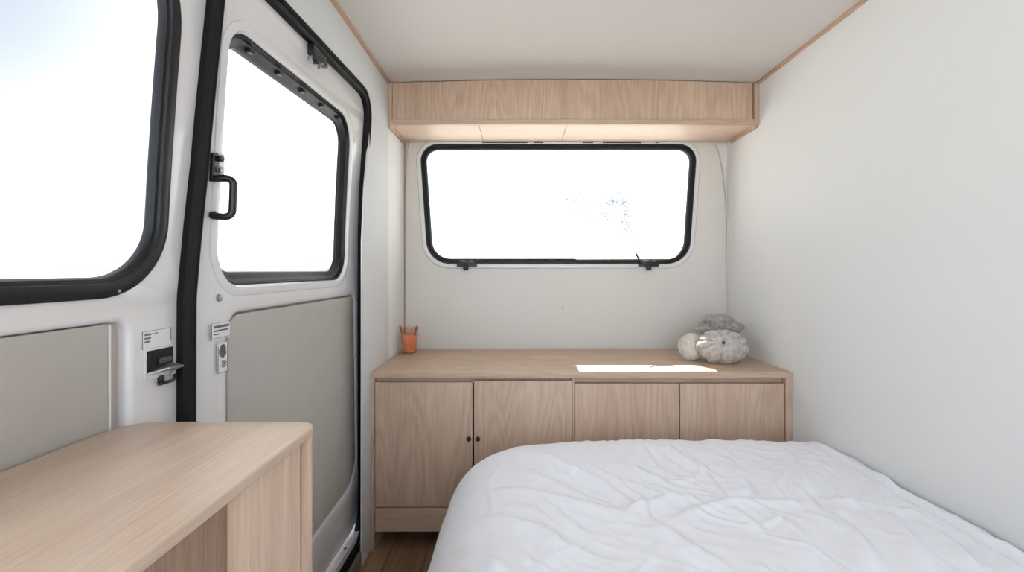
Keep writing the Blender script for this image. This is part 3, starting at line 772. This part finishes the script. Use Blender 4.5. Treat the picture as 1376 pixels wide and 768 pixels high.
def seg_ridge(x, y, ax, ay, bx_, by_, w, h, curve=0.0):
    """soft asymmetric fold from a to b, over arrays x, y"""
    dx, dy = bx_-ax, by_-ay; L = math.hypot(dx, dy); ux, uy = dx/L, dy/L
    t = ((x-ax)*ux+(y-ay)*uy)/L; d = (x-ax)*(-uy)+(y-ay)*ux-curve*np.sin(math.pi*np.clip(t, 0, 1))
    env = nsm((t+0.15)/0.4)*nsm((1.15-t)/0.4); k = d/w
    return h*env*(np.exp(-k*k*np.where(k > 0, 1.6, 0.5))-0.35*np.exp(-((k-1.6)**2)))
rg = random.Random(21); RID = []
def px_floor(px, py):       # point on the duvet's top seen at this frame position
    Y = 0.563*F/(py-VY); return ((px-VX)*Y/F, Y)
marks = [ # (px,py)-(px,py), width, height, curve : folds read off the photograph
 ((690, 600), (820, 655), 0.020, 0.014, 0.02), ((720, 612), (850, 672), 0.016, 0.012, 0.01), ((700, 630), (790, 668), 0.018, 0.010, 0.0),
 ((780, 618), (905, 668), 0.016, 0.012, -0.02), ((650, 655), (840, 690), 0.022, 0.010, 0.02), ((640, 690), (800, 745), 0.02, 0.010, 0.02),
 ((820, 620), (900, 650), 0.018, 0.010, 0.01), ((860, 595), (890, 630), 0.014, 0.010, 0.0), ((900, 600), (960, 640), 0.016, 0.009, 0.0),
 ((840, 684), (930, 670), 0.018, 0.013, 0.01), ((905, 700), (1080, 672), 0.016, 0.012, 0.015), ((1005, 632), (1012, 672), 0.018, 0.014, 0.005),
 ((960, 590), (1010, 660), 0.02, 0.010, 0.0), ((880, 700), (960, 765), 0.018, 0.012, -0.01), ((990, 690), (1020, 720), 0.014, 0.010, 0.0),
 ((1140, 600), (1200, 660), 0.016, 0.010, 0.01), ((1090, 610), (1085, 660), 0.018, 0.010, 0.01), ((1120, 690), (1160, 765), 0.020, 0.014, 0.01),
 ((1190, 680), (1235, 765), 0.020, 0.013, 0.0), ((1060, 700), (1080, 765), 0.02, 0.008, 0.01), ((1240, 700), (1300, 765), 0.02, 0.012, 0.0),
 ((740, 700), (760, 765), 0.018, 0.008, 0.0), ((1110, 665), (1240, 690), 0.016, 0.010, 0.01), ((620, 720), (700, 765), 0.018, 0.009, 0.0),
 ((1040, 600), (1085, 655), 0.016, 0.009, 0.0), ((930, 612), (985, 650), 0.014, 0.007, 0.0)]
for a, b_, w, h, c in marks:
    p, q = px_floor(*a), px_floor(*b_); RID.append((p[0], p[1], q[0], q[1], w, h, c))
for _ in range(46):      # the nearer part of the bed, below the frame
    x = rg.uniform(0, 0.95); y = rg.uniform(-0.7, 0.85); an = rg.uniform(-2.4, -0.7); L = rg.uniform(0.12, 0.35)
    RID.append((x, y, x+L*math.cos(an), y+L*math.sin(an), rg.uniform(0.014, 0.024), rg.uniform(0.006, 0.013), rg.uniform(-0.02, 0.02)))
for _ in range(95):     # small crisp creases over the whole cover
    x = rg.uniform(-0.1, 1.0); y = rg.uniform(0.6, 1.5)
    an = rg.gauss(-1.15, 0.45) if x < 0.55 else rg.gauss(-1.6, 0.5)
    L = rg.uniform(0.06, 0.2); hh = rg.uniform(0.002, 0.0058)
    RID.append((x, y, x+L*math.cos(an), y+L*math.sin(an), rg.uniform(0.006, 0.011), hh, rg.uniform(-0.015, 0.015)))
def duvet_h(x, y):
    wx = 0.05*vn(x*3, y*3, 1); wy = 0.05*vn(x*3, y*3, 5)
    h = 0.014*vn(x*2.3+4, y*2.3, 2)+0.006*vn(x*6, y*6, 3)
    # fine creases: ridged, running away from the camera and to the right
    a = (x+wx)*0.8-(y+wy)*0.6; b_ = (x+wx)*0.6+(y+wy)*0.8
    n1 = 1-abs(vn(a*26, b_*5, 7))*2.2; n2 = 1-abs(vn(a*7+3, b_*22, 8))*2.2
    m1 = smooth01(vn(x*2.4, y*2.4, 12)*1.5+0.5); m2 = smooth01(vn(x*2.4, y*2.4, 15)*1.5+0.45)
    h += 0.0042*max(0, n1)**2*m1+0.0036*max(0, n2)**2*m2
    h += 0.0012*vn(x*30, y*30, 4)
    return h
def duvet_point(s, t, fold):
    """s runs from the right wall to the floor on the left, t from the camera end to the far hem"""
    a = max(0, s-(1.030-X0)); b_ = max(0, t-Y0)
    if a <= 0 and b_ <= 0:
        x, y, d = 1.030-s, t, 0; th = 0; dirv = (0, 0); rho = 0
    else:
        if a >= b_: rho = a; th = math.pi/4*(b_/a)
        else: rho = b_; th = math.pi/2-math.pi/4*(a/b_)
        rl, dl = prof(PL, rho); rf, df = prof(PF, rho)
        k = smooth01(th/(math.pi/2)); r = rl*(1-k)+rf*k; d = dl*(1-k)+df*k
        r *= 1+0.03*math.sin(th*2)
        dirv = (-math.cos(th), math.sin(th))
        if a > 0 and b_ > 0: bx_, by_ = X0, Y0
        elif a > 0: bx_, by_ = X0, t
        else: bx_, by_ = 1.030-s, Y0
        x = bx_+dirv[0]*r; y = by_+dirv[1]*r
    h = duvet_h(1.030-s, t)+fold
    side = smooth01((rho-0.22)/0.2)
    # the strip along the wall: stitched border, slightly lower, edge turned down
    e = s
    edge = -0.018*smooth01(1-e/0.05)-0.014*math.exp(-((e-0.062)/0.009)**2)+0.006*math.exp(-((e-0.035)/0.018)**2)
    z = TOPZ-d+h*(1-0.8*side)+edge
    if side > 0:          # drape: gentle vertical folds
        ang = (y*1.0 if b_ <= 0 else y+x)*1.0
        wv = 0.020*vn(ang*5, 3, z*1.6)+0.007*math.sin(ang*20+4*vn(ang*3, z*2, 1))+0.006*vn(ang*11, z*6, 2)
        low = smooth01((rho-0.25)/0.4)
        x += dirv[0]*(wv*low+h*side); y += dirv[1]*(wv*low*0.35+h*side*0.3)
    y = min(y, YF-0.012)
    return Vector((x, y, max(z, 0.012)))
ns, nt_ = 340, 480
S = [0+(1.030-X0+0.712)*(i/ns) for i in range(ns+1)]
TT = [by0-0.02+(Y0+0.70-by0+0.02)*(j/nt_)**0.75 for j in range(nt_+1)]
GX, GY = np.meshgrid(1.030-np.array(S), np.array(TT), indexing='ij')
WX = np.array([[0.04*vn(x*3, y*3, 1) for y in TT] for x in GX[:, 0]]); WY = np.array([[0.04*vn(x*3, y*3, 5) for y in TT] for x in GX[:, 0]])
FO = np.zeros_like(GX)
for r in RID: FO += seg_ridge(GX+WX, GY+WY, *r)*0.9
bm = bmesh.new(); g = [[bm.verts.new(duvet_point(s, t, FO[i, j])) for j, t in enumerate(TT)] for i, s in enumerate(S)]
for i in range(ns):
    for j in range(nt_): bm.faces.new((g[i][j], g[i+1][j], g[i+1][j+1], g[i][j+1]))
bmesh.ops.recalc_face_normals(bm, faces=bm.faces)
duv = finish('duvet', bm, M_duv, smooth=True, recalc=False)
for p_ in duv.data.polygons: p_.use_smooth = True
try: duv.data.attributes.remove(duv.data.attributes['sharp_edge'])
except Exception: pass
sd = duv.modifiers.new('thickness', 'SOLIDIFY'); sd.thickness = 0.006; sd.offset = -1
tag(duv, 'rumpled white duvet spread over the bed beside the right wall', 'duvet')

# ------------------------------------------------------------------ the tree seen faintly through the rear window
tr = P(812, 285, 40); g0 = Vector((tr.x+1.6, 40, -0.55))
g0 = Vector((P(842, 300, 40).x, 40, -0.55))
tree = thing('tree', g0, 'pale hazy tree standing far outside the rear window', 'tree')
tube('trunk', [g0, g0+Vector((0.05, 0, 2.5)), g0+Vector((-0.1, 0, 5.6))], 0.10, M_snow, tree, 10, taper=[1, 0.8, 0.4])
bm = bmesh.new(); rt = random.Random(4)
blobs = [(772, 268, .55, .28, 90), (786, 284, .45, .3, 70), (806, 284, .3, .6, 60), (820, 268, .75, .35, 170), (838, 272, .5, .5, 140), (843, 298, .22, .75, 150), (812, 290, .3, .3, 40)]
for (bx_, by_, sx, sz, nb) in blobs:
    q = P(bx_, by_, 40)
    for k in range(nb):
        p = q+Vector((rt.gauss(0, sx), rt.gauss(0, 0.8), rt.gauss(0, sz)))
        u = Vector((rt.uniform(-1, 1), rt.uniform(-1, 1), rt.uniform(-1, 1))).normalized(); v = u.orthogonal().normalized(); L = 0.13
        bm.faces.new([bm.verts.new(p+u*L), bm.verts.new(p+v*L*0.6), bm.verts.new(p-u*L), bm.verts.new(p-v*L*0.6)])
for a_, b_ in (((842, 330), (806, 284)), ((842, 320), (838, 272)), ((842, 325), (786, 284)), ((842, 318), (820, 268)), ((806, 284), (772, 268))):
    tube_bm(bm, [P(a_[0], a_[1], 40), P((a_[0]+b_[0])/2, (a_[1]+b_[1])/2-4, 40), P(b_[0], b_[1], 40)], 0.03, 6)
finish('foliage', bm, M_leaf, tree, recalc=False)
